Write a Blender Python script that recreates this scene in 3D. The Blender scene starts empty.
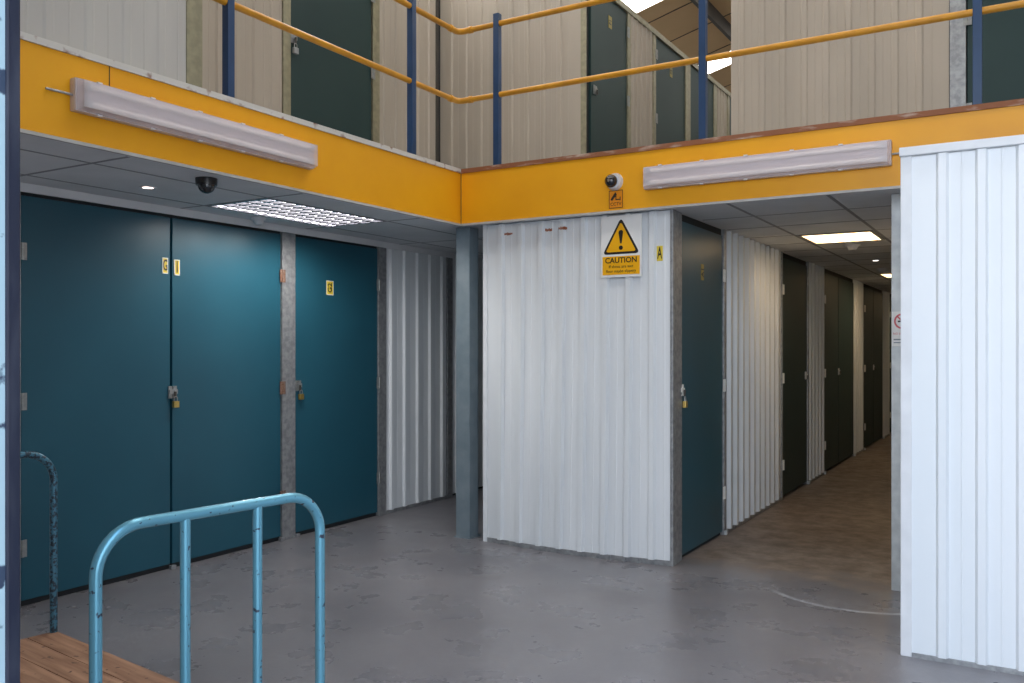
import bpy, bmesh, math, random
from mathutils import Vector, Matrix
random.seed(4)
C = bpy.context.scene
COL = C.collection
PI = math.pi

# ------------------------------------------------------------------ materials
def mat(name):
    m = bpy.data.materials.new(name); m.use_nodes = True
    nt = m.node_tree
    return m, nt, nt.nodes['Principled BSDF']

def paint(name, c1, c2=None, rough=.45, metal=0.0, scale=6.0, lo=.35, hi=.7, bump=0.0, bscale=60, spec=.5, stretch=(1,1,1), rvar=0.0, detail=5):
    """paint or metal whose colour wanders between two tones by noise"""
    m, nt, b = mat(name)
    N, L = nt.nodes, nt.links
    geo = N.new('ShaderNodeNewGeometry')
    mp = N.new('ShaderNodeMapping'); mp.inputs['Scale'].default_value = stretch
    L.new(geo.outputs['Position'], mp.inputs['Vector'])
    no = N.new('ShaderNodeTexNoise'); no.inputs['Scale'].default_value = scale; no.inputs['Detail'].default_value = detail
    L.new(mp.outputs[0], no.inputs['Vector'])
    cr = N.new('ShaderNodeValToRGB')
    cr.color_ramp.elements[0].position = lo; cr.color_ramp.elements[1].position = hi
    cr.color_ramp.elements[0].color = (*c1, 1); cr.color_ramp.elements[1].color = (*(c2 or c1), 1)
    L.new(no.outputs['Fac'], cr.inputs['Fac']); L.new(cr.outputs['Color'], b.inputs['Base Color'])
    b.inputs['Roughness'].default_value = rough; b.inputs['Metallic'].default_value = metal
    b.inputs['Specular IOR Level'].default_value = spec
    if rvar:
        mr = N.new('ShaderNodeMapRange'); mr.inputs['To Min'].default_value = rough - rvar; mr.inputs['To Max'].default_value = rough + rvar
        L.new(no.outputs['Fac'], mr.inputs['Value']); L.new(mr.outputs[0], b.inputs['Roughness'])
    if bump:
        n2 = N.new('ShaderNodeTexNoise'); n2.inputs['Scale'].default_value = bscale
        L.new(mp.outputs[0], n2.inputs['Vector'])
        bp = N.new('ShaderNodeBump'); bp.inputs['Strength'].default_value = bump; bp.inputs['Distance'].default_value = .01
        L.new(n2.outputs['Fac'], bp.inputs['Height']); L.new(bp.outputs[0], b.inputs['Normal'])
    return m

def glow(name, col, st, back=(.8, .8, .8)):
    m, nt, b = mat(name)
    b.inputs['Base Color'].default_value = (*back, 1)
    b.inputs['Emission Color'].default_value = (*col, 1); b.inputs['Emission Strength'].default_value = st
    return m

def chipped(name, c, chip, thr=.62, rough=.4, scale=22, metal=0.0):
    m, nt, b = mat(name)
    N, L = nt.nodes, nt.links
    geo = N.new('ShaderNodeNewGeometry')
    no = N.new('ShaderNodeTexNoise'); no.inputs['Scale'].default_value = scale; no.inputs['Detail'].default_value = 8
    L.new(geo.outputs['Position'], no.inputs['Vector'])
    cr = N.new('ShaderNodeValToRGB'); e = cr.color_ramp.elements
    e[0].position = thr; e[1].position = thr + .03
    e[0].color = (*c, 1); e[1].color = (*chip, 1)
    L.new(no.outputs['Fac'], cr.inputs['Fac']); L.new(cr.outputs['Color'], b.inputs['Base Color'])
    b.inputs['Roughness'].default_value = rough; b.inputs['Metallic'].default_value = metal
    return m

M = {}
M['white'] = paint('white_sheet', (.75, .775, .79), (.66, .69, .71), .38, scale=2.2, stretch=(1, 1, .3))
M['white_trim'] = paint('white_trim', (.78, .80, .82), (.7, .72, .74), .4, scale=8)
M['white_bright'] = paint('white_bright_sheet', (.84, .87, .89), (.78, .83, .86), .35, scale=1.5, stretch=(1, 1, .3))  # lighter, bluer version of the white sheet
M['white_warm_lit'] = paint('white_sheet_warm_lit', (.43, .37, .30), (.375, .325, .265), .5, scale=2.0, stretch=(1, 1, .3))  # white sheet upstairs, the warm light there put into its colour
M['pale'] = paint('pale_sheet', (.50, .48, .44), (.44, .42, .39), .45, scale=3.0, stretch=(1, 1, .3))
M['teal'] = paint('teal_door', (.014, .078, .115), (.018, .096, .138), .34, scale=1.4, lo=.3, hi=.75, spec=.45, bump=.03, bscale=200, rvar=.06)
M['teal_dark'] = paint('dark_teal_door', (.007, .050, .066), (.010, .062, .076), .34, scale=1.4, spec=.5)
M['green_dark'] = paint('dark_green_door', (.018, .042, .042), (.024, .05, .048), .5, scale=1.4, spec=.3)
M['galv'] = paint('galvanised', (.27, .28, .29), (.40, .41, .42), .45, metal=.55, scale=28, lo=.35, hi=.65)
M['galv_light'] = paint('galvanised_light', (.50, .53, .54), (.62, .65, .65), .45, metal=.35, scale=14, lo=.35, hi=.65)
M['galv_warm_lit'] = paint('galvanised_warm_lit', (.27, .25, .17), (.36, .33, .22), .45, metal=.4, scale=20)  # galvanised steel, the yellowish tint of the light put into its colour
M['column'] = paint('column_grey', (.17, .22, .25), (.22, .27, .30), .42, metal=.2, scale=9)
M['dark'] = paint('dark_gap', (.012, .014, .016), (.02, .02, .022), .7)
M['yellow'] = paint('yellow_board', (.86, .40, .008), (.80, .35, .006), .42, scale=2.5, lo=.3, hi=.7, bump=.04, bscale=40)
M['rail'] = paint('yellow_rail', (.66, .30, .015), (.52, .23, .015), .38, scale=9)
M['blue_post'] = paint('blue_post', (.012, .045, .115), (.018, .055, .14), .4, scale=9)
M['ceil'] = paint('ceiling_tile', (.74, .745, .76), (.68, .69, .70), .85, scale=5, bump=.15, bscale=260)
M['tbar'] = paint('ceiling_bar', (.25, .25, .26), (.29, .29, .30), .6)
M['trim_grey'] = paint('edge_trim', (.50, .49, .46), (.40, .385, .35), .5, scale=12)
M['edge_rust'] = paint('painted_edge', (.60, .58, .54), (.24, .12, .08), .6, scale=16, lo=.58, hi=.72, detail=8)
M['board_brown'] = paint('worn_board', (.26, .095, .04), (.60, .48, .40), .7, scale=11, lo=.54, hi=.74, detail=9, stretch=(.5, 1, 2))
M['chrome'] = paint('zinc_fitting', (.28, .29, .29), (.40, .40, .38), .38, metal=.6, scale=40)
M['white_plate'] = paint('bright_plate', (.82, .82, .78), (.75, .75, .72), .4, scale=40)
M['brass'] = paint('brass', (.62, .43, .13), (.5, .35, .1), .3, metal=.8, scale=30)
M['brown_metal'] = paint('rusty_hinge', (.16, .075, .045), (.25, .17, .13), .5, scale=60)
M['black'] = paint('black_plastic', (.012, .012, .014), (.02, .02, .02), .3)
M['black_gloss'] = paint('black_dome', (.012, .014, .018), (.014, .016, .02), .06, spec=.8)
M['housing'] = paint('lamp_housing', (.56, .50, .50), (.62, .56, .55), .45, scale=10)
M['tube'] = paint('lamp_tube', (.88, .86, .80), (.84, .82, .77), .3)
M['tray'] = paint('gear_tray', (.66, .60, .60), (.60, .54, .55), .5, scale=10)
M['plastic_white'] = paint('white_plastic', (.72, .72, .74), (.66, .66, .68), .4)
M['sign_yellow'] = paint('sign_yellow', (.90, .45, .005), (.86, .42, .005), .35)
M['sign_orange'] = paint('sign_orange', (.78, .27, .01), (.74, .25, .01), .35)
M['sign_white'] = paint('sign_white', (.82, .82, .80), (.78, .78, .77), .35)
M['sign_black'] = paint('sign_black', (.012, .010, .010), (.015, .012, .01), .4)
M['sign_red'] = paint('sign_red', (.65, .12, .14), (.6, .1, .12), .4)
M['label_yellow'] = paint('label_yellow', (.80, .60, .06), (.72, .54, .05), .4)
M['label_dim'] = paint('label_dim', (.34, .27, .06), (.28, .22, .05), .5)
M['rust'] = paint('rust_mark', (.30, .09, .04), (.5, .3, .22), .8, scale=90, lo=.5, hi=.7)
M['tape'] = paint('tape_mark', (.60, .57, .36), (.66, .66, .56), .6, scale=30)
M['trolley'] = chipped('trolley_blue', (.15, .40, .52), (.05, .06, .09), .64, .27, 48, .45)
M['trolley_dark'] = chipped('trolley_blue_dark_chipped', (.07, .20, .28), (.03, .05, .07), .50, .35, 75, .4)  # darker copy of the trolley blue, with more chips
M['rubber'] = paint('rubber', (.03, .03, .03), (.045, .045, .045), .8)
M['jamb_blue'] = chipped('jamb_light_blue', (.36, .50, .56), (.03, .05, .09), .57, .5, 12)
M['jamb_navy'] = paint('jamb_navy', (.005, .009, .026), (.03, .035, .055), .5, scale=18, lo=.5, hi=.75, stretch=(1, 1, .25))
M['roof'] = paint('roof_lining', (.62, .43, .24), (.58, .40, .22), .8, scale=2)
M['steel_dark'] = paint('dark_steel', (.05, .045, .04), (.07, .06, .05), .6)
M['shell'] = paint('shell_wall', (.40, .40, .40), (.35, .35, .35), .8, scale=1)
M['skylight'] = glow('skylight_sheet', (1, .99, .96), 5.0)
M['warm_glow'] = None
M['cell_glow'] = glow('louvre_lamp', (1, .97, .98), 8.0)
M['spot_glow'] = glow('spot_lamp', (1, .78, .70), 6.0)
M['spot_white'] = glow('spot_lamp_white', (1, .95, .85), 6.0)
M['louvre_shaded'] = paint('louvre_blade_shaded', (.10, .10, .11), (.14, .14, .15), .4, metal=.3, scale=20)  # lengthwise blades: shade between the bright cells put into their colour
M['alu'] = paint('louvre_metal', (.80, .80, .84), (.74, .74, .78), .12, metal=1.0, scale=20)

def warm_panel():
    m, nt, b = mat('warm_diffuser')
    N, L = nt.nodes, nt.links
    geo = N.new('ShaderNodeNewGeometry')
    w = N.new('ShaderNodeTexWave'); w.wave_type = 'BANDS'; w.bands_direction = 'X'; w.inputs['Scale'].default_value = 3.2
    L.new(geo.outputs['Position'], w.inputs['Vector'])
    cr = N.new('ShaderNodeValToRGB'); e = cr.color_ramp.elements
    e[0].color = (1, .56, .22, 1); e[1].color = (1, .84, .55, 1)
    L.new(w.outputs['Fac'], cr.inputs['Fac']); L.new(cr.outputs['Color'], b.inputs['Emission Color'])
    b.inputs['Emission Strength'].default_value = 4.0
    b.inputs['Base Color'].default_value = (.7, .6, .5, 1)
    return m
M['warm_glow'] = warm_panel()

def clear_cover():
    m, nt, b = mat('clear_cover')
    N, L = nt.nodes, nt.links
    b.inputs['Base Color'].default_value = (.90, .86, .88, 1); b.inputs['Roughness'].default_value = .10
    tr = N.new('ShaderNodeBsdfTransparent'); tr.inputs['Color'].default_value = (.96, .92, .94, 1)
    mx = N.new('ShaderNodeMixShader'); mx.inputs[0].default_value = .32
    L.new(tr.outputs[0], mx.inputs[1]); L.new(b.outputs[0], mx.inputs[2])
    L.new(mx.outputs[0], N['Material Output'].inputs['Surface'])
    return m
M['cover'] = clear_cover()

def floor_mat():
    m, nt, b = mat('painted_concrete')
    N, L = nt.nodes, nt.links
    geo = N.new('ShaderNodeNewGeometry')
    def noise(s, d=6, r=.6):
        n = N.new('ShaderNodeTexNoise'); n.inputs['Scale'].default_value = s; n.inputs['Detail'].default_value = d
        n.inputs['Roughness'].default_value = r
        L.new(geo.outputs['Position'], n.inputs['Vector']); return n.outputs['Fac']
    def ramp(f, p0, c0, p1, c1):
        r = N.new('ShaderNodeValToRGB'); e = r.color_ramp.elements
        e[0].position = p0; e[0].color = (*c0, 1); e[1].position = p1; e[1].color = (*c1, 1)
        L.new(f, r.inputs['Fac']); return r.outputs['Color']
    def mix(f, a, c):
        x = N.new('ShaderNodeMix'); x.data_type = 'RGBA'
        L.new(f, x.inputs[0]); L.new(a, x.inputs[6]); L.new(c, x.inputs[7]); return x.outputs[2]
    def math_(op, a, v=None, c=False):
        x = N.new('ShaderNodeMath'); x.operation = op; x.use_clamp = c
        for i, q in enumerate((a, v)):
            if q is None: continue
            if isinstance(q, (int, float)): x.inputs[i].default_value = q
            else: L.new(q, x.inputs[i])
        return x.outputs[0]
    sep = N.new('ShaderNodeSeparateXYZ'); L.new(geo.outputs['Position'], sep.inputs[0])
    grey = ramp(noise(1.1, 3, .5), .35, (.168, .163, .178), .7, (.225, .216, .228))
    brown = ramp(noise(7, 9, .7), .38, (.15, .115, .09), .66, (.32, .255, .21))
    # worn bare corridor floor starts just past its mouth
    t = math_('SUBTRACT', sep.outputs['Y'], 5.72)
    t = math_('ADD', t, math_('MULTIPLY', math_('SUBTRACT', noise(3.5, 8), .5), 1.1))
    t = math_('MULTIPLY', t, 2.6, True)
    gx = math_('MULTIPLY', math_('ADD', sep.outputs['X'], 2.35), 3.0, True)
    col = mix(math_('MULTIPLY', t, gx), grey, brown)
    # dusty speckles and scuffs
    sp = ramp(noise(36, 5), .66, (0, 0, 0), .76, (.24, .24, .24))
    col2 = N.new('ShaderNodeRGB'); col2.outputs[0].default_value = (.36, .34, .33, 1)
    col = mix(sp, col, col2.outputs[0])
    dk = ramp(noise(1.3, 3, .5), .50, (0, 0, 0), .85, (.30, .30, .30))
    col3 = N.new('ShaderNodeRGB'); col3.outputs[0].default_value = (.085, .065, .055, 1)
    col = mix(dk, col, col3.outputs[0])
    # pale curved scrape at the corridor mouth
    dx = math_('ADD', sep.outputs['X'], .93); dy = math_('SUBTRACT', sep.outputs['Y'], 5.90)
    rr = math_('SQRT', math_('ADD', math_('MULTIPLY', dx, dx), math_('MULTIPLY', dy, dy)))
    band = math_('SUBTRACT', 1.0, math_('MULTIPLY', math_('ABSOLUTE', math_('SUBTRACT', rr, .61)), 38), True)
    inner = math_('MULTIPLY', math_('MULTIPLY', math_('SUBTRACT', .62, rr), 9, True), math_('MULTIPLY', math_('SUBTRACT', noise(14, 8, .7), .42), 1.6, True))
    front = math_('MULTIPLY', math_('SUBTRACT', 5.55, sep.outputs['Y']), 6, True)
    band = math_('MULTIPLY', band, math_('MULTIPLY', noise(20), 1.7))
    arc = math_('MULTIPLY', math_('MAXIMUM', band, math_('MULTIPLY', inner, .8)), front, True)
    col4 = N.new('ShaderNodeRGB'); col4.outputs[0].default_value = (.62, .64, .68, 1)
    col = mix(arc, col, col4.outputs[0])
    L.new(col, b.inputs['Base Color'])
    mr = N.new('ShaderNodeMapRange'); mr.inputs['From Min'].default_value = .3; mr.inputs['From Max'].default_value = .7
    mr.inputs['To Min'].default_value = .22; mr.inputs['To Max'].default_value = .38
    L.new(noise(3), mr.inputs['Value'])
    rg = math_('ADD', mr.outputs[0], math_('MULTIPLY', t, .22))
    L.new(rg, b.inputs['Roughness'])
    bp = N.new('ShaderNodeBump'); bp.inputs['Strength'].default_value = .12; bp.inputs['Distance'].default_value = .01
    L.new(noise(30), bp.inputs['Height']); L.new(bp.outputs[0], b.inputs['Normal'])
    return m
M['floor'] = floor_mat()
M['ground'] = paint('yard_concrete', (.42, .42, .41), (.36, .36, .35), .9, scale=2)

def plank_mat():
    m, nt, b = mat('trolley_planks')
    N, L = nt.nodes, nt.links
    tc = N.new('ShaderNodeTexCoord'); mp = N.new('ShaderNodeMapping'); mp.inputs['Scale'].default_value = (1.2, 14, 6)
    L.new(tc.outputs['Object'], mp.inputs['Vector'])
    no = N.new('ShaderNodeTexNoise'); no.inputs['Scale'].default_value = 2.2; no.inputs['Detail'].default_value = 8
    L.new(mp.outputs[0], no.inputs['Vector'])
    cr = N.new('ShaderNodeValToRGB'); e = cr.color_ramp.elements
    e[0].position = .3; e[0].color = (.20, .09, .045, 1); e[1].position = .7; e[1].color = (.46, .26, .155, 1)
    L.new(no.outputs['Fac'], cr.inputs['Fac'])
    n2 = N.new('ShaderNodeTexNoise'); n2.inputs['Scale'].default_value = 26; L.new(tc.outputs['Object'], n2.inputs['Vector'])
    c2 = N.new('ShaderNodeValToRGB'); c2.color_ramp.elements[0].position = .66; c2.color_ramp.elements[1].position = .72
    L.new(n2.outputs['Fac'], c2.inputs['Fac'])
    mx = N.new('ShaderNodeMix'); mx.data_type = 'RGBA'; L.new(c2.outputs['Color'], mx.inputs[0]); L.new(cr.outputs['Color'], mx.inputs[6])
    mx.inputs[7].default_value = (.09, .04, .025, 1)
    L.new(mx.outputs[2], b.inputs['Base Color']); b.inputs['Roughness'].default_value = .6
    return m
M['plank'] = plank_mat()

# ------------------------------------------------------------------ mesh helpers
class MB:
    def __init__(s): s.bm = bmesh.new()
    def box(s, x0, x1, y0, y1, z0, z1, bev=0):
        r = bmesh.ops.create_cube(s.bm, size=1)
        for v in r['verts']:
            v.co = Vector(((x0+x1)/2 + v.co.x*(x1-x0), (y0+y1)/2 + v.co.y*(y1-y0), (z0+z1)/2 + v.co.z*(z1-z0)))
        if bev:
            ed = list({e for v in r['verts'] for e in v.link_edges})
            bmesh.ops.bevel(s.bm, geom=ed, offset=bev, segments=2, affect='EDGES', profile=.6)
        return s
    def cyl(s, p0, p1, r0, r1=None, n=20, cap=True):
        p0, p1 = Vector(p0), Vector(p1); d = p1 - p0
        q = Vector((0, 0, 1)).rotation_difference(d.normalized()).to_matrix().to_4x4()
        bmesh.ops.create_cone(s.bm, cap_ends=cap, segments=n, radius1=r0, radius2=r0 if r1 is None else r1, depth=d.length,
                              matrix=Matrix.Translation((p0+p1)/2) @ q)
        return s
    def ball(s, c, r, sc=(1, 1, 1), n=20):
        bmesh.ops.create_uvsphere(s.bm, u_segments=n, v_segments=n//2, radius=r, matrix=Matrix.Translation(c) @ Matrix.Diagonal((*sc, 1)))
        return s
    def tube(s, pts, r, n=14):
        pts = [Vector(p) for p in pts]; rings = []
        t0 = (pts[1]-pts[0]).normalized()
        up = Vector((0, 0, 1)) if abs(t0.z) < .9 else Vector((1, 0, 0))
        a = t0.cross(up).normalized()
        for i, p in enumerate(pts):
            t = (pts[min(i+1, len(pts)-1)] - pts[max(i-1, 0)]).normalized()
            a = (a - t*a.dot(t)).normalized(); b = t.cross(a)
            rings.append([s.bm.verts.new(p + r*(math.cos(2*PI*k/n)*a + math.sin(2*PI*k/n)*b)) for k in range(n)])
        for u, v in zip(rings, rings[1:]):
            for k in range(n): s.bm.faces.new((u[k], u[(k+1) % n], v[(k+1) % n], v[k]))
        s.bm.faces.new(rings[0][::-1]); s.bm.faces.new(rings[-1])
        return s
    def poly(s, pts, d):                    # flat polygon given thickness by vector d
        d = Vector(d)
        a = [s.bm.verts.new(Vector(p)) for p in pts]; b = [s.bm.verts.new(Vector(p)+d) for p in pts]
        n = len(a)
        s.bm.faces.new(a); s.bm.faces.new(b[::-1])
        for i in range(n): s.bm.faces.new((a[i], b[i], b[(i+1) % n], a[(i+1) % n]))
        return s
    def map(s, f):
        for v in s.bm.verts: v.co = Vector(f(*v.co))
        return s

ORIG = {}
def build(name, mb, m, parent=None, kind=None, label=None, cat=None, group=None, smooth=False, local=False):
    bm = mb.bm
    bmesh.ops.recalc_face_normals(bm, faces=bm.faces)
    xs = [v.co for v in bm.verts]
    if parent is None:
        lo = [min(v[i] for v in xs) for i in range(3)]; hi = [max(v[i] for v in xs) for i in range(3)]
        org = Vector(((lo[0]+hi[0])/2, (lo[1]+hi[1])/2, lo[2]))
    else:
        org = Vector((0, 0, 0)) if local else ORIG[parent.name]
    if not (parent is not None and local):
        for v in bm.verts: v.co -= org
    if smooth:
        for f in bm.faces: f.smooth = True
    me = bpy.data.meshes.new(name); bm.to_mesh(me); bm.free()
    if smooth:
        me.set_sharp_from_angle(angle=math.radians(40))
    me.materials.append(m if not isinstance(m, str) else M[m])
    o = bpy.data.objects.new(name, me); COL.objects.link(o)
    if parent is None: o.location = org
    else: o.parent = parent
    ORIG[o.name] = org
    tag(o, label, cat, group, kind)
    return o
def tag(o, label=None, cat=None, group=None, kind=None):
    for k, v in (('label', label), ('category', cat), ('group', group), ('kind', kind)):
        if v: o[k] = v
    return o
def thing(name, loc, label, cat, group=None, rot=0, kind=None):
    o = bpy.data.objects.new(name, None); COL.objects.link(o); o.location = loc; o.rotation_euler = (0, 0, rot)
    o.empty_display_size = .1
    ORIG[o.name] = Vector(loc)
    return tag(o, label, cat, group, kind)
def S(name, mb, m, parent=None, label=None, smooth=False): return build(name, mb, m, parent, None if parent else 'structure', label, smooth=smooth)

# wall frames: a runs to the right along the wall, n comes out of it, z is up
def FX(x0): return lambda a, n, z: (x0+n, a, z)      # wall facing +X
def FY(y0): return lambda a, n, z: (a, y0-n, z)      # wall facing -Y
def FXN(x0): return lambda a, n, z: (x0-n, a, z)     # wall facing -X

def fbox(F, a0, a1, n0, n1, z0, z1, mb=None, bev=0):
    mb = mb or MB(); t = MB().box(a0, a1, n0, n1, z0, z1, bev).map(F)
    me = bpy.data.meshes.new('tmp'); t.bm.to_mesh(me); t.bm.free(); mb.bm.from_mesh(me); bpy.data.meshes.remove(me)
    return mb

def corrugated(F, a0, a1, z0, z1, pitch=.172, phase=.05, bow=0, rib=.022):
    prof = [(a0, 0)]
    a = a0 + phase
    while a + .075 < a1:
        prof += [(a, 0), (a+.012, rib), (a+.044, rib), (a+.056, 0)]
        m = a + .056 + (pitch-.056)/2
        if m + .01 < a1: prof += [(m-.006, 0), (m, .0022), (m+.006, 0)]
        a += pitch
    prof.append((a1, 0))
    mb = MB(); bm = mb.bm
    rows = 8 if bow else 1
    grid = []
    for j in range(rows+1):
        z = z0 + (z1-z0)*j/rows
        k = bow*(1-j/rows)**1.6
        grid.append([bm.verts.new(F(p, q + k*math.sin(PI*(p-a0)/(a1-a0)), z)) for p, q in prof])
    back = [[bm.verts.new(F(p, -.03, z)) for p in (a0, a1)] for z in (z0, z1)]
    for j in range(rows):
        for i in range(len(prof)-1):
            bm.faces.new((grid[j][i], grid[j][i+1], grid[j+1][i+1], grid[j+1][i]))
    bm.faces.new((back[0][0], back[0][1], back[1][1], back[1][0]))
    bm.faces.new([*grid[0], back[0][1], back[0][0]]); bm.faces.new([*grid[-1], back[1][1], back[1][0]])
    bm.faces.new([g[0] for g in grid] + [back[1][0], back[0][0]]); bm.faces.new([g[-1] for g in grid] + [back[1][1], back[0][1]])
    return mb

def text_mb(body, size, F, a, z, n=.001, rot=0, sx=1.0, bold=.0):
    cu = bpy.data.curves.new('lettering', 'FONT'); cu.body = body; cu.size = size; cu.align_x = 'CENTER'; cu.align_y = 'CENTER'
    cu.extrude = .0006; cu.offset = bold; cu.resolution_u = 3
    ob = bpy.data.objects.new('lettering_source', cu); COL.objects.link(ob)
    dg = bpy.context.evaluated_depsgraph_get(); dg.update()
    me = bpy.data.meshes.new_from_object(ob.evaluated_get(dg))
    mb = MB(); mb.bm.from_mesh(me)
    bpy.data.objects.remove(ob); bpy.data.meshes.remove(me); bpy.data.curves.remove(cu)
    c, s = math.cos(rot), math.sin(rot)
    for v in mb.bm.verts:
        x, y, d = v.co.x*sx, v.co.y, v.co.z
        v.co = Vector(F(a + x*c - y*s, n + d, z + x*s + y*c))
    return mb

# ------------------------------------------------------------------ doors
DN = [0]
def hinge(F, a, z, parent, m='chrome', h=.10):
    mb = fbox(F, a-.028, a-.004, .012, .017, z-h/2, z+h/2)
    fbox(F, a+.004, a+.028, .012, .017, z-h/2, z+h/2, mb)
    for k in range(3):
        t = MB().cyl((a, .019, z-h/2+k*h/3+.001), (a, .019, z-h/2+(k+1)*h/3-.002), .006, n=10).map(F)
        me = bpy.data.meshes.new('t'); t.bm.to_mesh(me); t.bm.free(); mb.bm.from_mesh(me); bpy.data.meshes.remove(me)
    for sgn in (-1, 1):
        for k in (-1, 0, 1):
            fbox(F, a+sgn*.018-.003, a+sgn*.018+.003, .016, .019, z+k*h*.33-.003, z+k*h*.33+.003, mb)
    return build('hinge', mb, m, parent)

def label_plate(F, a, z, w, h, text, parent, rot=0, size=.06, sx=1.0, name='number_label', dim=False):
    p = build(name, fbox(F, a-w/2, a+w/2, .0, .003, z-h/2, z+h/2), 'label_dim' if dim else 'label_yellow', parent)
    mb = fbox(F, a-w/2+.008, a+w/2-.008, .003, .0035, z-h/2+.01, z+h/2-.01)
    if not dim:
        build('lettering', text_mb(text, size, F, a, z, .0045, rot, sx, .0012), 'sign_black', p)
        rim = MB()
        e = .006
        for q in ((a-w/2, a-w/2+e, z-h/2, z+h/2), (a+w/2-e, a+w/2, z-h/2, z+h/2), (a-w/2, a+w/2, z-h/2, z-h/2+e), (a-w/2, a+w/2, z+h/2-e, z+h/2)):
            fbox(F, q[0], q[1], .003, .004, q[2], q[3], rim)
        build('rim', rim, 'sign_white', p); mb.bm.free()
    else:
        mb.bm.free()
        build('lettering', text_mb(text, size, F, a, z, .0045, rot, sx, .0016), 'sign_black', p)
    return p

def door(F, a0, a1, z0, z1, m, hinges=None, hz=(.34, 1.19, 2.06), hm='chrome', label=None):
    DN[0] += 1
    mb = fbox(F, a0+.004, a1-.004, -.035, .0, z0, z1, bev=.003)
    d = S(f'door_{DN[0]}', mb, m, label=label)
    if hinges is not None:
        for z in hz: hinge(F, hinges, z0-.02+z if z0 > 1 else z, d, hm)
    return d

def hasp(F, a, z, parent, m='chrome'):
    mb = fbox(F, a-.032, a-.003, .002, .010, z-.042, z+.042, bev=.001)
    fbox(F, a+.003, a+.034, .002, .010, z-.038, z+.042, mb, bev=.001)
    fbox(F, a-.030, a+.036, .012, .017, z-.012, z+.018, mb)
    for k in (-1, 1):
        fbox(F, a-.006+k*.022, a+.006+k*.022, .010, .015, z-.038, z-.028, mb)
    h = build('hasp', mb, m, parent)
    build('staple', fbox(F, a+.006, a+.016, .017, .030, z-.040, z+.004), 'steel_dark', h)

def padlock(F, a, z, label, m='brass', s=1.0, group=None):
    x, y, zz = F(a, .028, z)
    t = thing('padlock', (x, y, z), label, 'padlock', group)
    body = fbox(F, a-.022*s, a+.022*s, .016, .040, z-.045*s, z, bev=.004)
    build('body', body, m, t)
    pts = [(a-.013*s, .028, z-.004)] + [(a+.013*s*math.cos(PI-PI*k/10), .028, z+.018*s+.013*s*math.sin(PI*k/10)) for k in range(11)] + [(a+.013*s, .028, z-.004)]
    build('shackle', MB().tube([F(*p) for p in pts], .0032, 8), 'chrome', t, smooth=True)
    return t

TN = [0]
def trim(mb, m, label=None, smooth=False):
    TN[0] += 1
    return S(f'trim_{TN[0]}', mb, m, label=label, smooth=smooth)
def post(F, a0, a1, z0, z1, m='galv', n0=-.05, n1=.012):
    mb = fbox(F, a0, a1, n0, n1, z0, z1, bev=.003)
    return trim(mb, m)

# ------------------------------------------------------------------ floor, shell
CZ = 2.455        # lower ceiling
F2 = 2.87         # mezzanine floor
WT = 4.87         # top of the upper corridor partitions
WL = 5.15         # top of the upper partitions round the landing
S('floor', MB().box(-9, 3.4, .60, 24, -.10, 0), 'floor')
S('yard_ground', MB().box(-30, 30, -40, .598, -.12, -.012), 'ground')

FL, FP, FC = FX(-5.03), FY(5.74), FX(-2.14)

# lower left wall -----------------------------------------------------------
S('wall_left_backing', MB().box(-5.25, -5.085, .87, 14, 0, CZ-.002), 'dark')
def head(F, a0, a1, z0=2.385, z1=CZ-.002): trim(fbox(F, a0, a1, -.05, -.012, z0, z1), 'dark')
def sill(F, a0, a1): trim(fbox(F, a0, a1, -.05, -.02, 0, .03), 'dark')
S('wall_left_near', corrugated(FL, .9, 2.80, .02, CZ-.004), 'white')
post(FL, 2.80, 2.895, 0, CZ-.002)
d = door(FL, 2.90, 3.925, .035, 2.385, M['teal'], 2.90, label='teal storage door with the letter G label')
label_plate(FL, 3.88, 2.055, .046, .108, 'G', d, 0, .105, .48)
d = door(FL, 3.935, 4.94, .035, 2.385, M['teal'], 4.945, hm='brown_metal', label='teal storage door with the figure 1 label')
label_plate(FL, 3.975, 2.05, .046, .108, '1', d, 0, .115, .62)
hasp(FL, 3.935, 1.20, d)
padlock(FL, 3.945, 1.14, 'small brass padlock on the seam of the wide pair of teal doors')
post(FL, 4.945, 5.085, 0, CZ-.002)
d = door(FL, 5.095, 6.11, .035, 2.385, M['teal'], 6.112, label='single teal storage door with sideways G2 label')
label_plate(FL, 5.49, 2.0, .085, .12, 'G2', d, PI/2, .066, 1.0)
hasp(FL, 5.115, 1.20, d)
padlock(FL, 5.13, 1.135, 'small brass padlock on the left edge of the single teal door G2')
post(FL, 6.112, 6.22, 0, CZ-.002)
head(FL, 2.9, 4.94); head(FL, 5.09, 6.11); trim(fbox(FL, 2.80, 7.27, .013, .028, 2.402, CZ-.002), 'ceil'); sill(FL, 2.9, 4.94); sill(FL, 5.09, 6.11)
S('wall_left', corrugated(FL, 6.225, 7.175, .03, CZ-.004, .200, .045), 'white')
post(FL, 7.18, 7.27, 0, CZ-.002)
S('wall_left_far', corrugated(FL, 7.275, 14, .03, CZ-.004), 'white')
trim(fbox(FL, 6.225, 7.175, -.03, .014, 0, .028), 'galv')
S('wall_left_end', MB().box(-5.08, -3.70, 14, 14.1, 0, CZ-.002), 'white')
# small floor brackets at the feet of the frames
for y in (3.93, 4.93, 5.10, 6.13):
    trim(fbox(FL, y-.02, y+.02, .002, .03, 0, .028, bev=.004), 'galv')

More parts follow.
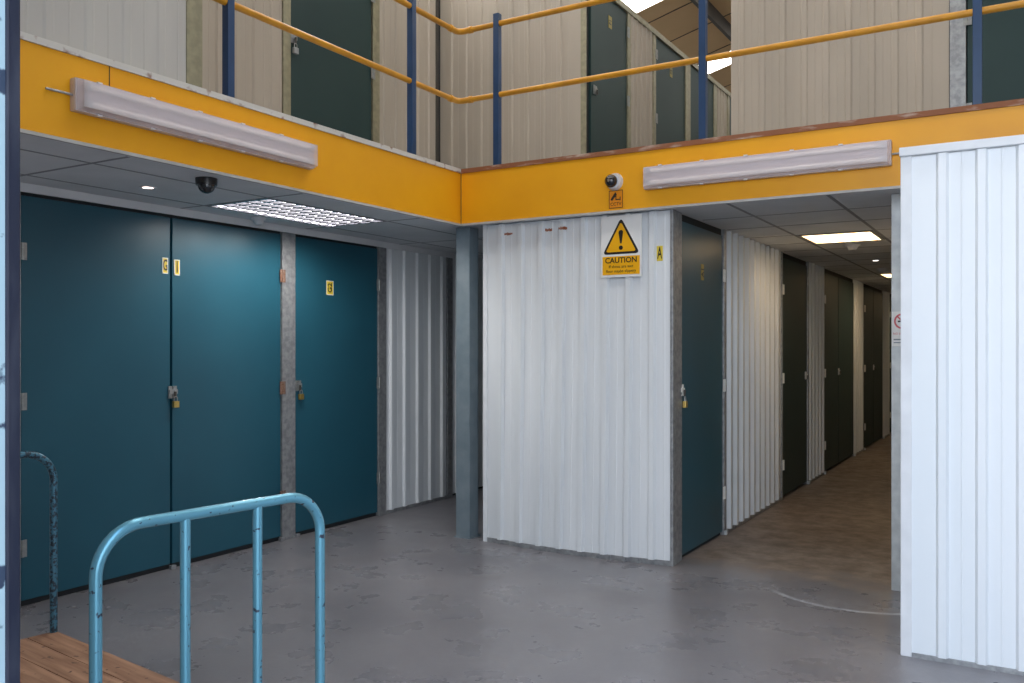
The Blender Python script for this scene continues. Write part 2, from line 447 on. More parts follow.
# white corner unit -------------------------------------------------------------
pan = S('wall_front', corrugated(FP, -3.63, -2.145, .035, CZ-.006, .176, .095, bow=.06, rib=.026), 'white', label='white ribbed sheet wall with the caution sign')
trim(fbox(FP, -3.672, -3.632, -.05, .006, 0, CZ-.002), 'white_trim')
mbk = MB()
n = 14
for i in range(n):      # bowed galvanised track along the foot of the sheet
    a = -3.63 + 1.485*i/n; b = a + 1.485/n + .001
    k = .06*math.sin(PI*(i+.5)/n)
    fbox(FP, a, b, -.04, .006+k, 0, .035, mbk)
trim(mbk, 'galv')
post(FP, -2.144, -2.122, 0, CZ-.002, n0=-.06, n1=.010)
S('wall_front_side', MB().box(-3.68, -3.65, 5.80, 14, 0, CZ-.002), 'white')
for (a, z, w, h) in ((-3.45, 2.372, .085, .020), (-3.095, 2.378, .060, .020), (-2.97, 2.380, .060, .020)):
    mb = MB()
    for k in range(7):
        t = a - w/2 + w*k/7
        fbox(FP, t, t+w/7*.85, .0, .0275 if a == -2.97 else .003, z - h/2*random.uniform(.5, 1.2), z + h/2*random.uniform(.5, 1.2), mb)
    build('rust_mark', mb, 'rust', pan)
for a in (-3.05, -2.935):
    build('tape_residue', fbox(FP, a-.008, a+.008, .0, .0035, 1.82, 2.02), 'tape', pan)

# column
t = thing('steel_column', (-3.87, 5.81, 0), 'grey square steel column under the corner of the yellow beams', 'column')
build('shaft', MB().box(-3.935, -3.805, 5.745, 5.875, 0, 2.454, bev=.006), 'column', t)
build('foot_plate', MB().box(-3.945, -3.795, 5.735, 5.885, 0, .012), 'column', t)

# corridor left wall ------------------------------------------------------------
S('wall_corridor_backing', MB().box(-2.36, -2.195, 5.95, 20, 0, CZ-.002), 'dark')
TH = (.34, 1.20, 2.08)
d = door(FC, 5.93, 6.90, .03, 2.40, M['teal'], 6.905, TH, 'white_plate', label='teal door at the mouth of the corridor')
label_plate(FC, 6.40, 2.07, .06, .12, 'A1', d, PI/2, .07, .9, dim=True)
hasp(FC, 5.935, 1.20, d, 'white_plate')
padlock(FC, 5.945, 1.125, 'dark brass padlock on the first teal door of the corridor', 'brass', 1.05)
post(FC, 5.802, 5.925, 0, CZ-.002); post(FC, 6.907, 6.965, 0, CZ-.002)
S('wall_corridor_near', corrugated(FC, 6.97, 8.79, .03, CZ-.004, rib=.03), 'white')
post(FC, 8.79, 8.83, 0, CZ-.002, 'galv')
d = door(FC, 8.83, 9.95, .03, 2.40, M['green_dark'], 8.835, TH, 'white_plate', label='second dark door along the corridor')
hasp(FC, 9.87, 1.20, d, 'white_plate')
post(FC, 9.955, 10.0, 0, CZ-.002)
S('wall_corridor_middle', corrugated(FC, 10.0, 10.83, .03, CZ-.004), 'white')
d = door(FC, 10.86, 11.75, .03, 2.40, M['green_dark'], 10.865, TH, 'white_plate', label='left leaf of the first dark pair in the corridor')
d = door(FC, 11.77, 12.86, .03, 2.40, M['green_dark'], 12.865, TH, 'white_plate', label='right leaf of the first dark pair in the corridor')
hasp(FC, 11.76, 1.20, d, 'white_plate')
S('wall_corridor_far', corrugated(FC, 12.9, 13.7, .03, CZ-.004), 'white')
d = door(FC, 13.72, 14.6, .03, 2.40, M['green_dark'], 13.725, TH, 'white_plate', label='left leaf of the far dark pair in the corridor')
d = door(FC, 14.62, 15.6, .03, 2.40, M['green_dark'], 15.605, TH, 'white_plate', label='right leaf of the far dark pair in the corridor')
hasp(FC, 14.61, 1.20, d, 'white_plate')
S('wall_corridor_last', corrugated(FC, 15.64, 16.35, .03, CZ-.004), 'white')
d = door(FC, 16.38, 17.4, .03, 2.40, M['green_dark'], 16.385, TH, 'white_plate', label='last dark door of the corridor')
S('wall_corridor_rest', corrugated(FC, 17.4, 20, .03, CZ-.004), 'white')
head(FC, 5.9, 6.9, 2.40); head(FC, 8.83, 9.95, 2.40); head(FC, 10.86, 12.87, 2.40); head(FC, 13.72, 15.6, 2.40); head(FC, 16.38, 17.4, 2.40)
sill(FC, 5.9, 6.9)
for y in (6.93, 9.97, 10.84, 12.88, 13.70, 15.62):
    trim(fbox(FC, y-.02, y+.02, .002, .03, 0, .035, bev=.004), 'galv_light')
for y0, y1 in ((6.97, 8.79), (10.0, 10.83), (12.9, 13.7), (15.64, 16.35)):
    trim(fbox(FC, y0, y1, -.03, .012, 0, .029), 'galv')
S('wall_corridor_end', MB().box(-2.4, 3.2, 20, 20.1, 0, CZ-.002), 'shell')
# corridor right wall
FR = FXN(-.742)
post(FR, 5.86, 5.98, 0, CZ-.002, 'galv_light', -.12, .012)
S('wall_corridor_right', corrugated(FR, 5.99, 20, .0, CZ-.004), 'white')
S('wall_right_back', MB().box(-.60, 3.3, 5.90, 5.98, 0, CZ-.002), 'shell')

# projecting bright unit on the right ------------------------------------------
FS = FY(4.65)
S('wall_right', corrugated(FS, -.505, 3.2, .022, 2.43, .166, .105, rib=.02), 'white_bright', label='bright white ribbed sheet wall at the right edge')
trim(fbox(FS, -.556, -.505, -.04, .008, 0, 2.44, bev=.004), 'white_trim')
trim(fbox(FS, -.560, 3.2, -.04, .028, 2.432, 2.474, bev=.004), 'white_trim')
trim(fbox(FS, -.505, 3.2, -.03, .010, 0, .022), 'galv')
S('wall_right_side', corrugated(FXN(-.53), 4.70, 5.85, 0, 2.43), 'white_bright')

# ------------------------------------------------------------------ lower ceilings
mb = MB()
HX0, HX1, HY0, HY1 = -4.76, -4.19, 4.01, 5.17
mb.box(-5.08, HX0, .87, 14, CZ, CZ+.02); mb.box(HX1, -3.832, .87, 14, CZ, CZ+.02); mb.box(-3.832, -3.64, 5.69, 14, CZ, CZ+.02)
mb.box(HX0, HX1, .87, HY0, CZ, CZ+.02); mb.box(HX0, HX1, HY1, 14, CZ, CZ+.02)
cl = S('ceiling_left', mb, 'ceil')
mb = MB()
for x in (-4.775, -4.178): mb.box(x-.010, x+.010, .87, 14, CZ-.0015, CZ-.0001)
for y in (1.57, 2.78, 3.99, 5.19, 6.4, 7.6): mb.box(-5.02, -3.88, y-.010, y+.010, CZ-.0016, CZ-.0001)
build('ceiling_bars', mb, 'tbar', cl)
cr_ = S('ceiling_corridor', MB().box(-3.64, 3.2, 5.65, 20, CZ, CZ+.02), 'ceil')
mb = MB()
for x in (-1.735, -1.10): mb.box(x-.012, x+.012, 5.7, 20, CZ-.0015, CZ-.0001)
y = 6.35
while y < 20:
    mb.box(-2.12, -.7, y-.010, y+.010, CZ-.0016, CZ-.0001); y += .62
build('ceiling_bars', mb, 'tbar', cr_)
S('mezzanine_floor', MB().box(-9, -3.87, .87, 24, 2.58, F2-.003).box(-3.87, 3.2, 5.69, 24, 2.58, F2-.003), 'shell')

# ------------------------------------------------------------------ yellow beams
S('fascia_beam_left', MB().box(-3.87, -3.82, .88, 5.66, 2.462, 2.855), 'yellow', label='left yellow edge board of the upper floor')
S('fascia_beam_right', MB().box(-3.818, 3.2, 5.64, 5.69, 2.462, 2.852), 'yellow', label='right yellow edge board of the upper floor')
trim(MB().box(-3.875, -3.808, .88, 5.66, 2.855, 2.887), 'edge_rust')
trim(MB().box(-3.806, 3.2, 5.628, 5.70, 2.852, 2.885), 'board_brown')
trim(MB().box(-3.832, -3.812, .88, 5.66, 2.446, 2.462), 'trim_grey')
trim(MB().box(-3.812, 3.2, 5.630, 5.650, 2.446, 2.462), 'trim_grey')
trim(MB().box(-3.8195, -3.8175, 2.63, 2.634, 2.76, 2.855), 'dark')
trim(MB().box(-3.814, -3.811, 5.636, 5.640, 2.462, 2.852), 'steel_dark')

# ------------------------------------------------------------------ upper level walls
FU, FB, FUC = FX(-5.05), FY(7.10), FX(-3.45)
S('wall_upper_left_backing', MB().box(-5.3, -5.105, 3.3, 7.3, F2, WL-.01), 'dark')
FN = FX(-3.85)
S('wall_upper_near', corrugated(FN, .9, 3.10, 2.888, 5.0, .20, .02, rib=.005), 'pale')
post(FN, 3.102, 3.205, 2.888, 5.0, 'galv_warm_lit', -.06, .004)
S('wall_upper_near_side', MB().box(-5.05, -3.915, 3.12, 3.18, 2.888, 5.0), 'white_warm_lit')
S('wall_upper_left', corrugated(FU, 3.24, 4.97, F2, WL, .172, .05, rib=.014), 'white_warm_lit')
post(FU, 4.975, 5.055, F2, WL, 'galv_warm_lit')
HU = (.34, 1.07, 1.75)
d = door(FU, 5.06, 6.05, F2+.02, WL-.06, M['green_dark'], 6.055, HU, label='dark green upper door behind the left railing')
hasp(FU, 5.085, 3.96, d, 'galv')
padlock(FU, 5.09, 3.88, 'grey padlock on the dark upper door behind the left railing', 'galv', 1.1)
post(FU, 6.06, 6.15, F2, WL, 'galv_warm_lit')
S('wall_upper_left_far', corrugated(FU, 6.155, 7.02, F2, WL, .172, .05, rib=.014), 'white_warm_lit')
post(FU, 7.022, 7.06, F2, WL, 'steel_dark', -.05, .01)
S('wall_upper_back', corrugated(FB, -5.05, -3.50, F2, WL, .172, .10, rib=.018), 'white_warm_lit')
post(FB, -3.50, -3.452, F2, WT, 'galv_warm_lit', -.02, .008)
S('wall_upper_corridor_backing', MB().box(-3.7, -3.505, 7.14, 20, F2, WT-.01), 'dark')
d = door(FUC, 7.20, 8.02, F2+.02, WT-.06, M['green_dark'], 8.03, HU, label='nearest dark door of the upper corridor')
label_plate(FUC, 7.62, 4.59, .075, .115, 'F1', d, PI/2, .07, .8, dim=True)
hasp(FUC, 7.28, 3.86, d, 'chrome')
trim(fbox(FUC, 7.10, 7.195, -.05, -.02, F2, WT), 'dark')
post(FUC, 8.025, 8.10, F2, WT, 'galv_warm_lit')
S('wall_upper_corridor', corrugated(FUC, 8.10, 8.70, F2, WT, .12, .02, rib=.014), 'white_warm_lit')
post(FUC, 8.70, 8.775, F2, WT, 'galv_warm_lit')
d = door(FUC, 8.78, 9.70, F2+.02, WT-.06, M['green_dark'], 8.785, HU, label='second dark door of the upper corridor')
label_plate(FUC, 9.25, 4.56, .075, .115, 'F2', d, PI/2, .07, .8, dim=True)
post(FUC, 9.70, 9.865, F2, WT, 'galv_warm_lit')
d = door(FUC, 9.87, 10.83, F2+.02, WT-.06, M['green_dark'], label='third dark door of the upper corridor')
post(FUC, 10.74, 10.87, F2, WT, 'galv_warm_lit')
S('wall_upper_corridor_far', corrugated(FUC, 10.875, 11.31, F2, WT, .12, .02, rib=.014), 'white_warm_lit')
post(FUC, 11.31, 11.4, F2, WT, 'galv_warm_lit')
d = door(FUC, 11.4, 12.4, F2+.02, WT-.06, M['green_dark'], label='far dark door of the upper corridor')
S('wall_upper_corridor_end', corrugated(FUC, 12.45, 20, F2, WT, .172), 'white_warm_lit')
trim(fbox(FUC, 7.1, 20, -.06, .02, WT-.055, WT), 'galv_warm_lit')
S('wall_upper_right', corrugated(FB, -2.13, -.525, F2, WT, .165, .06, rib=.012), 'white_warm_lit')
post(FB, -.52, -.415, F2, WT, 'galv', -.05, .012)
d = door(FB, -.41, .62, F2+.02, WT-.06, M['green_dark'], -.405, (.34, 1.0, 1.75), label='dark upper door behind the right end of the railing')
S('wall_upper_right_rest', corrugated(FB, .65, 3.2, F2, WT, .165), 'white_warm_lit')
S('wall_upper_right_backing', MB().box(-2.12, 3.2, 7.16, 7.26, F2, WT), 'dark')
S('wall_upper_corridor_right', MB().box(-2.13, -2.06, 7.135, 20, F2, WT), 'white_warm_lit')

# ------------------------------------------------------------------ guard rail
t = thing('guard_rail', (-3.87, 5.70, F2), 'yellow two-bar guard rail on blue posts around the upper floor', 'railing')
RX, RY = -3.89, 5.715
for (x, y) in ((RX-.0, 3.42), (RX, 5.11), (-3.53, RY), (-1.905, RY), (-.275, RY), (1.35, RY)):
    p = build('post', MB().box(x-.024, x+.024, y-.024, y+.024, F2+.017, 4.06, bev=.002), 'blue_post', t)
    build('base_plate', MB().box(x-.045, x+.045, y-.02, y+.04, F2+.002, F2+.02) if x > -3.8 else MB().box(x-.04, x+.012, y-.045, y+.045, F2+.002, F2+.022), 'blue_post', p)
for z in (3.44, 3.985):
    # straight pipes run just outside the posts on the left, behind them on the right
    build('rail', MB().tube([(RX+.0, 3.24, z), (RX+.0, 5.62, z)], .021), 'rail', t, smooth=True)
    build('rail', MB().tube([(RX+.10, RY, z), (3.2, RY, z)], .021), 'rail', t, smooth=True)
    arc = [(RX, 5.60, z), (RX, 5.655, z)] + [(RX+.05-.05*math.cos(k*PI/12), RY-.05+.05*math.sin(k*PI/12), z) for k in range(7)] + [(RX+.12, RY, z)]
    c = build('corner_fitting', MB().tube(arc, .0235), 'rail', t, smooth=True)
    build('collar', MB().cyl((RX, 5.595, z), (RX, 5.625, z), .027), 'rail', c, smooth=True)
    build('collar', MB().cyl((RX+.10, RY, z), (RX+.13, RY, z), .027), 'rail', c, smooth=True)

# ------------------------------------------------------------------ fluorescent battens
def batten(F, a0, a1, z0, z1, label, cable):
    x, y, z = F((a0+a1)/2, 0, z0)
    t = thing('fluorescent_light', (x, y, z), label, 'light fitting', 'twin tube fittings on the yellow boards')
    build('housing', fbox(F, a0, a1, -.002, .045, z0, z1, bev=.008), 'housing', t, smooth=True)
    build('gear_tray', fbox(F, a0+.05, a1-.05, .045, .052, z0+.045, z1-.045), 'tray', t)
    for k in (-1, 1):
        zz = (z0+z1)/2 + k*.040
        tb = build('lamp_tube', MB().cyl(F(a0+.05, .066, zz), F(a1-.05, .066, zz), .013, n=16), 'tube', t, smooth=True)
        for e in (a0+.035, a1-.06): build('tube_cap', fbox(F, e, e+.025, .045, .082, zz-.016, zz+.016), 'galv_light', tb)
    # clear cover with sloped sides
    bmc = MB(); prof = [(z0+.004, .045), (z0+.014, .088), (z1-.014, .088), (z1-.004, .045)]
    ends = []
    for a in (a0+.004, a1-.004):
        s = .012 if a < (a0+a1)/2 else -.012
        ends.append([bmc.bm.verts.new(F(a + (s if q > .05 else 0), q, p)) for p, q in prof])
    for i in range(3): bmc.bm.faces.new((ends[0][i], ends[0][i+1], ends[1][i+1], ends[1][i]))
    bmc.bm.faces.new(ends[0]); bmc.bm.faces.new(ends[1][::-1])
    cv = build('cover', bmc, 'cover', t)
    k = a0+.12
    while k < a1-.05:
        for zz in (z0, z1): build('clip', fbox(F, k-.012, k+.012, .034, .052, zz-.004, zz+.004), 'plastic_white', cv)
        k += .29
    pts = [F(a, n, z) for a, n, z in cable]
    build('cable', MB().tube(pts, .006, 8), 'galv', t, smooth=True)
FBL, FBR = FX(-3.82), FY(5.64)
zm = 2.665
batten(FBL, 2.430, 3.985, 2.592, 2.745, 'long twin tube light fitting on the left yellow board',
       [(2.435, .022, zm), (2.38, .022, zm), (2.36, .014, zm+.002), (2.31, .010, zm+.002)])
batten(FBR, -2.285, -.72, 2.582, 2.735, 'long twin tube light fitting on the right yellow board',
       [(-.725, .022, 2.65), (-.66, .018, 2.652), (-.55, .012, 2.655), (-.40, .008, 2.655)])

# ------------------------------------------------------------------ ceiling fittings
t = thing('louvre_light', (-4.475, 4.59, CZ-.01), 'lit ceiling light with silver louvre grid above the teal doors', 'ceiling light')
mb = MB()
for q in ((HX0, HX0+.012, HY0, HY1), (HX1-.012, HX1, HY0, HY1), (HX0, HX1, HY0, HY0+.012), (HX0, HX1, HY1-.012, HY1)):
    mb.box(*q, CZ-.004, CZ+.062)
build('frame', mb, 'alu', t)
mb = MB()
nx, ny = 5, 13
for i in range(0, nx+1):
    x = HX0 + (HX1-HX0)*i/nx; mb.poly([(x-.015, HY0, CZ-.003), (x+.015, HY0, CZ-.003), (x+.002, HY0, CZ+.045), (x-.002, HY0, CZ+.045)], (0, HY1-HY0, 0))
build('louvre', mb, 'louvre_shaded', t)
mb = MB()
for j in range(0, ny+1):
    y = HY0 + (HY1-HY0)*j/ny; mb.poly([(HX0, y-.012, CZ-.0032), (HX0, y+.012, CZ-.0032), (HX0, y+.002, CZ+.0448), (HX0, y-.002, CZ+.0448)], (HX1-HX0, 0, 0))
build('louvre', mb, 'alu', t)
build('lamp_panel', MB().box(HX0+.005, HX1-.005, HY0+.005, HY1-.005, CZ+.063, CZ+.07), 'cell_glow', t)

def panel_light(x0, x1, y0, y1, label):
    t = thing('panel_light', ((x0+x1)/2, (y0+y1)/2, CZ-.012), label, 'ceiling light', 'lit panels in the corridor ceiling')
    mb = MB()
    for q in ((x0-.015, x0+.012, y0-.015, y1+.015), (x1-.012, x1+.015, y0-.015, y1+.015), (x0, x1, y0-.015, y0+.012), (x0, x1, y1-.012, y1+.015)):
        mb.box(*q, CZ-.008, CZ-.0005)
    build('frame', mb, 'trim_grey', t)
    build('diffuser', MB().box(x0+.01, x1-.01, y0+.01, y1-.01, CZ-.006, CZ-.001), 'warm_glow', t)
panel_light(-1.70, -1.13, 7.62, 8.26, 'nearest warm lit panel in the corridor ceiling')
panel_light(-1.70, -1.13, 12.1, 12.74, 'second warm lit panel farther along the corridor ceiling')
panel_light(-1.70, -1.13, 16.6, 17.24, 'farthest lit panel of the corridor ceiling')

def detector(x, y, label, r=.055):
    t = thing('smoke_detector', (x, y, CZ-.05), label, 'smoke detector', 'white smoke detectors on the ceilings')
    build('base', MB().cyl((x, y, CZ-.001), (x, y, CZ-.020), r, r*.96, 24), 'plastic_white', t, smooth=True)
    build('head', MB().cyl((x, y, CZ-.020), (x, y, CZ-.052), r*.74, r*.5, 24), 'plastic_white', t, smooth=True)
detector(-4.88, 4.57, 'white smoke detector beside the louvre light over the teal doors')
detector(-1.43, 8.55, 'white smoke detector just beyond the nearest corridor light panel', .07)
detector(-1.55, 11.3, 'white smoke detector farther along the corridor ceiling', .07)

def spot(x, y, label, gm, r=.032):
    t = thing('spotlight', (x, y, CZ-.008), label, 'spotlight')
    mb = MB(); n = 24
    bm = mb.bm
    r0 = [[bm.verts.new((x+q*math.cos(2*PI*k/n), y+q*math.sin(2*PI*k/n), z)) for k in range(n)] for q, z in ((r+.016, CZ-.0005), (r+.014, CZ-.006), (r, CZ-.006), (r, CZ-.0005))]
    for a, b in zip(r0, r0[1:] + r0[:1]):
        for k in range(n): bm.faces.new((a[k], a[(k+1) % n], b[(k+1) % n], b[k]))
    build('ring', mb, 'plastic_white', t, smooth=True)
    build('lamp', MB().cyl((x, y, CZ-.001), (x, y, CZ-.004), r, n=24), gm, t)
spot(-4.51, 3.36, 'small glowing round spotlight in the left ceiling', 'spot_glow')
spot(-1.47, 10.2, 'small white round spotlight in the corridor ceiling', 'spot_white')

t = thing('ceiling_dome_camera', (-3.99, 3.35, CZ-.085), 'black dome camera hanging under the left ceiling edge', 'security camera')
cx, cy = -4.0, 3.36
build('base', MB().cyl((cx, cy, CZ-.001), (cx, cy, CZ-.040), .060, .058, 28), 'black', t, smooth=True)
build('dome', MB().ball((cx, cy, CZ-.038), .048, (1, 1, 1.0), 24), 'black_gloss', t, smooth=True)

t = thing('ball_camera', (-2.52, 5.60, 2.60), 'black ball camera in a white socket on the right yellow board', 'security camera')
build('socket', MB().cyl((-2.515, 5.639, 2.663), (-2.515, 5.605, 2.663), .062, .052, 28), 'plastic_white', t, smooth=True)
b_ = build('dome', MB().ball((-2.525, 5.595, 2.663), .045, n=24), 'black_gloss', t, smooth=True)
build('lens', MB().cyl((-2.524, 5.556, 2.662), (-2.527, 5.549, 2.661), .010, n=16), 'chrome', b_, smooth=True)

# ------------------------------------------------------------------ signs
x0, x1, z0, z1 = -2.56, -2.455, 2.478, 2.603
t = thing('camera_notice', (-2.507, 5.637, z0), 'small orange camera notice under the ball camera', 'sign')
build('backing', fbox(FBR, x0, x1, .001, .003, z0, z1), 'sign_orange', t)
mb = MB()
for q in ((x0, x0+.004, z0, z1), (x1-.004, x1, z0, z1), (x0, x1, z0, z0+.004), (x0, x1, z1-.004, z1)): fbox(FBR, q[0], q[1], .003, .004, q[2], q[3], mb)
build('border', mb, 'sign_black', t)
def tri(pts, n0, n1, F, m, name, parent):
    mb = MB(); A = Vector(F(0, n0, 0)); B = Vector(F(0, n1, 0))
    mb.poly([F(a, n0, z) for a, z in pts], B-A); return build(name, mb, m, parent)
tri([(x0+.012, z0+.062), (x0+.024, z0+.052), (x0+.060, z0+.095), (x0+.048, z0+.112)], .003, .0045, FBR, 'sign_black', 'camera_symbol', t)
mb = MB()
fbox(FBR, x0+.050, x0+.056, .003, .0045, z0+.060, z0+.085, mb); fbox(FBR, x0+.050, x0+.082, .003, .0045, z0+.056, z0+.063, mb); fbox(FBR, x0+.082, x0+.088, .003, .0045, z0+.052, z0+.078, mb)
build('bracket_symbol', mb, 'sign_black', t)
build('lettering', text_mb('CCTV', .032, FBR, (x0+x1)/2, z0+.028, .004), 'sign_black', t)

# caution sign
FG = FY(5.702)
x0, x1, z0, z1 = -2.652, -2.342, 2.0, 2.436
t = thing('caution_sign', (-2.51, 5.71, z0), 'yellow and black caution sign with warning triangle on the white sheet wall', 'sign')
build("backing", fbox(FG, x0, x1, -.010, .0, z0, z1, bev=.002), 'sign_white', t)
def rtri(cx, zb, w, h, r):
    P = [Vector((cx-w/2, zb)), Vector((cx+w/2, zb)), Vector((cx, zb+h))]; out = []
    for i in range(3):
        p, a, b = P[i], P[i-1], P[(i+1) % 3]
        u, v = (a-p).normalized(), (b-p).normalized()
        for k in range(5):
            f = k/4; q = p + u*r*(1-f)**2 + v*r*f**2 + (p-p)
            out.append((q.x, q.y))
    return out
cx = -2.497
tri(rtri(cx, 2.163, .284, .258, .034), .0, .0012, FG, 'sign_black', 'triangle_border', t)
tri(rtri(cx, 2.179, .232, .211, .020), .0012, .002, FG, 'sign_yellow', 'triangle', t)
ex = [(cx-.006, 2.238), (cx-.017, 2.31)] + [(cx-.017*math.cos(PI*k/8), 2.318+.014*math.sin(PI*k/8)) for k in range(9)] + [(cx+.006, 2.238)]
tri(ex, .002, .0028, FG, 'sign_black', 'exclamation_mark', t)
tri([(cx+.0155*math.cos(2*PI*k/20), 2.207+.0155*math.sin(2*PI*k/20)) for k in range(20)], .002, .0028, FG, 'sign_black', 'exclamation_dot', t)
p = build('text_panel', fbox(FG, cx-.142, cx+.142, .0, .0012, 2.018, 2.148), 'sign_yellow', t)
build('lettering', text_mb('CAUTION', .054, FG, cx, 2.118, .002, 0, 1.0, .001), 'sign_black', p)
build('lettering', text_mb('If shoes are wet', .029, FG, cx, 2.075, .002, 0, 1.0), 'sign_black', p)
build('lettering', text_mb('floor maybe slippery', .029, FG, cx, 2.043, .002, 0, .95), 'sign_black', p)

# aisle letter
t = thing('aisle_letter', (-2.222, 5.73, 2.11), 'narrow yellow label with a black letter A on the white sheet wall', 'sign')
build('backing', fbox(FP, -2.243, -2.200, .001, .004, 2.103, 2.207), 'label_yellow', t)
build('lettering', text_mb('A', .115, FP, -2.2215, 2.155, .005, 0, .42, .002), 'sign_black', t)

# no smoking sign on the light post
FZ = FY(5.86)
t = thing('no_smoking_sign', (-.66, 5.858, 1.50), 'red ringed no smoking sign on the pale corner post', 'sign')
build('backing', fbox(FZ, -.750, -.620, .0008, .003, 1.51, 1.725), 'sign_white', t)
mb = MB(); bm = mb.bm; n = 32; cx, cz = -.690, 1.665
rings = [[bm.verts.new(FZ(cx+q*math.cos(2*PI*k/n), nn, cz+q*math.sin(2*PI*k/n))) for k in range(n)] for q, nn in ((.048, .003), (.048, .0045), (.038, .0045), (.038, .003))]
for a, b in zip(rings, rings[1:] + rings[:1]):
    for k in range(n): bm.faces.new((a[k], a[(k+1) % n], b[(k+1) % n], b[k]))
c45 = .040*.7071
mb.poly([FZ(cx-c45-.003, .003, cz+c45-.003), FZ(cx-c45+.003, .003, cz+c45+.003), FZ(cx+c45+.003, .003, cz-c45+.003), FZ(cx+c45-.003, .003, cz-c45-.003)], (0, -.0015, 0))
build('prohibition_ring', mb, 'sign_red', t)
build('cigarette_symbol', fbox(FZ, cx-.026, cx+.022, .003, .0036, cz-.006, cz+.004), 'sign_black', t)
build('lettering', text_mb('NO SMOKING', .018, FZ, cx+.004, 1.588, .0035), 'sign_red', t)
mb = fbox(FZ, -.74, -.635, .003, .0036, 1.548, 1.556); fbox(FZ, -.74, -.645, .003, .0036, 1.530, 1.536, mb)
build('small_print', mb, 'column', t)

# ------------------------------------------------------------------ trolley
e1 = Vector((.991, -.120, 0)).normalized(); e2 = Vector((-e1.y, e1.x, 0))
hx, hy = .965, .3775
ctr = Vector((-3.968, 2.445, 0)) + e1*hx - e2*hy
t = thing('platform_trolley', ctr, 'blue tubular platform trolley with wooden plank deck at the lower left', 'trolley', rot=math.atan2(e1.y, e1.x))
mb = MB(); npk = 6; W = 2*hy + .03
for i in range(npk):
    y0 = -W/2 + W*i/npk
    mb.box(-hx-.01, hx-.03, y0+.0015, y0+W/npk-.0015, .140, .162, bev=.002)
build('deck', mb, 'plank', t, local=True)
mb = MB()
for y in (-hy+.03, hy-.03): mb.box(-hx, hx, y-.018, y+.018, .104, .139)
for x in (-hx, -.3, .3, hx): mb.box(x-.018, x+.018, -hy, hy, .100, .139)
build('chassis', mb, 'trolley_dark', t, local=True)
def hoop(x, m, w=0):
    R = .13; hy0 = hy;  zt = 1.01; pts = [(x, hy, .105)]
    pts += [(x, hy, zt-R)] + [(x, hy-R+R*math.cos(k*PI/20), zt-R+R*math.sin(k*PI/20)) for k in range(1, 11)]
    pts += [(x, -hy-w+R-R*math.sin(k*PI/20), zt-R+R*math.cos(k*PI/20)) for k in range(0, 11)]
    pts += [(x, -hy-w, .105)]
    h = build('handle', MB().tube(pts, .0168, 18), m, t, smooth=True, local=True)
    for y in (-hy+2*hy/3, -hy+4*hy/3):
        b = build('upright', MB().tube([(x, y, .105), (x, y, zt-.008)], .0150, 16), m, h, smooth=True, local=True)
hoop(hx-.022, 'trolley', .014); hoop(-hx, 'trolley_dark')
for x in (-hx+.16, hx-.16):
    for y in (-hy+.09, hy-.09):
        w = build('wheel', MB().cyl((x, y-.014, .040), (x, y+.014, .040), .040, n=24), 'rubber', t, smooth=True, local=True)
        build('fork', MB().box(x-.03, x+.03, y-.028, y+.028, .090, .100).box(x-.012, x+.012, y-.022, y-.017, .034, .092).box(x-.012, x+.012, y+.017, y+.022, .034, .092), 'chrome', w, local=True)

# ------------------------------------------------------------------ building shell
t = S('door_jamb', MB().box(-1.62, -1.503, .826, .840, 0, 4.55), 'jamb_blue', label='peeling light blue steel jamb of the loading doorway')
build('guide', MB().box(-1.62, -1.499, .840, .865, 0, 4.55, bev=.004), 'jamb_navy', t)
S('wall_entrance_left', MB().box(-9, -1.63, .83, .868, 0, 8), 'shell')
S('wall_entrance_right', MB().box(3.2, 3.4, .83, .868, 0, 8), 'shell')
S('wall_entrance_top', MB().box(-1.63, 3.2, .83, .868, 4.6, 8), 'shell')
S('wall_outer_left', MB().box(-9.1, -9.0, .83, 24, 0, 8), 'shell')
S('wall_outer_right', MB().box(3.2, 3.3, .87, 24, 0, 8), 'shell')
S('wall_outer_back', MB().box(-9, 3.2, 24, 24.1, 0, 8), 'shell')
def rz(x): return 7.2 + .266*x
def roofstrip(y0, y1, x0=-9, x1=2.0, up=0.0, th=.03):
    mb = MB(); mb.poly([(x0, y0, rz(x0)+up), (x1, y0, rz(x1)+up), (x1, y1, rz(x1)+up), (x0, y1, rz(x0)+up)], (0, 0, th)); return mb
ys = [(.83, 3.0), (4.0, 6.0), (7.0, 9.9), (10.94, 13.45), (13.97, 17.0), (18.0, 24.1)]
mb = MB()
for y0, y1 in ys:
    me = bpy.data.meshes.new('t'); q = roofstrip(y0, y1); q.bm.to_mesh(me); q.bm.free(); mb.bm.from_mesh(me)
rf = S('roof', mb, 'roof')
S('roof_far_slope', MB().poly([(2.0, .83, rz(2)), (3.4, .83, rz(2)-.37), (3.4, 24.1, rz(2)-.37), (2.0, 24.1, rz(2))], (0, 0, .03)), 'roof')
mb = MB()
for y in (11.35, 12.2, 13.2, 14.8, 15.7, 8.9, 7.9):
    me = bpy.data.meshes.new('t'); q = roofstrip(y-.008, y+.008, up=-.008, th=.007); q.bm.to_mesh(me); q.bm.free(); mb.bm.from_mesh(me)
build('roof_seams', mb, 'steel_dark', rf)
k = 0
for (a, b) in ((3.0, 4.0), (6.0, 7.0), (9.9, 10.94), (13.45, 13.97), (17.0, 18.0)):
    k += 1
    S(f'window_{k}', roofstrip(a, b, up=.002), 'skylight', label='white translucent roof light')
for x in (-3.77, -.6, -7.0):
    S('roof_purlin', MB().box(x-.025, x+.025, .9, 24, rz(x)-.22, rz(x)-.03), 'steel_dark')

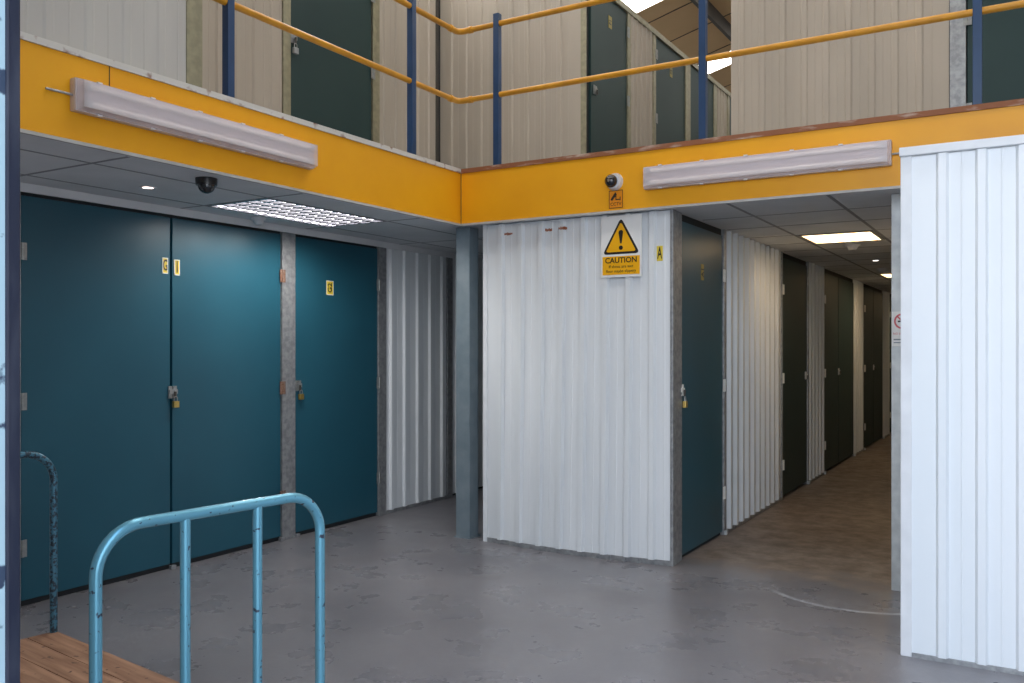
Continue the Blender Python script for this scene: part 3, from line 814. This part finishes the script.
# ------------------------------------------------------------------ light
w = bpy.data.worlds.new('sky'); C.world = w; w.use_nodes = True
nt = w.node_tree; bg = nt.nodes['Background']
tc = nt.nodes.new('ShaderNodeTexCoord'); sp = nt.nodes.new('ShaderNodeSeparateXYZ'); cr = nt.nodes.new('ShaderNodeValToRGB')
nt.links.new(tc.outputs['Generated'], sp.inputs[0]); nt.links.new(sp.outputs['Z'], cr.inputs['Fac'])
cr.color_ramp.elements[0].color = (.92, .95, 1, 1); cr.color_ramp.elements[1].color = (.45, .66, 1, 1)
nt.links.new(cr.outputs['Color'], bg.inputs['Color']); bg.inputs['Strength'].default_value = 3.3

pl = bpy.data.lights.new('doorway_portal', 'AREA'); pl.shape = 'RECTANGLE'; pl.size = 4.8; pl.size_y = 4.6
pl.cycles.is_portal = True
po = bpy.data.objects.new('doorway_portal', pl); COL.objects.link(po); po.location = (.8, .80, 2.3); po.rotation_euler = (PI/2, 0, 0)
sl = bpy.data.lights.new('sun', 'SUN'); sl.energy = 5.0; sl.angle = .01; sl.color = (1, .94, .84)
so = bpy.data.objects.new('sun', sl); COL.objects.link(so); so.rotation_euler = Vector((-.72, -.10, -.68)).to_track_quat('-Z', 'Y').to_euler()

def lamp(x, y, watts, col):
    l = bpy.data.lights.new('ceiling_lamp', 'SPOT'); l.energy = watts; l.color = col; l.spot_size = math.radians(172); l.spot_blend = .6; l.shadow_soft_size = .012
    o = bpy.data.objects.new('ceiling_lamp', l); COL.objects.link(o); o.location = (x, y, CZ-.02)
for y in (4.25, 4.6, 4.95): lamp(-4.475, y, 17, (1, .96, .92))
for y in (7.95, 12.4, 16.9): lamp(-1.41, y, 8, (1, .76, .50))

# ------------------------------------------------------------------ camera
cd = bpy.data.cameras.new('camera'); cam = bpy.data.objects.new('camera', cd); COL.objects.link(cam)
cam.location = (0, 0, 1.5); cam.rotation_euler = (PI/2, 0, math.atan2(521, 876))
cd.sensor_width = 36; cd.lens = 876/1024*36; cd.shift_y = 6.5/1024; cd.clip_start = .05
C.camera = cam
C.view_settings.view_transform = 'Standard'; C.view_settings.look = 'None'
C.view_settings.exposure = 0.15; C.view_settings.gamma = 1.0
C.cycles.max_bounces = 8; C.cycles.diffuse_bounces = 5; C.cycles.transparent_max_bounces = 8
C.cycles.sample_clamp_indirect = 6; C.cycles.caustics_reflective = False
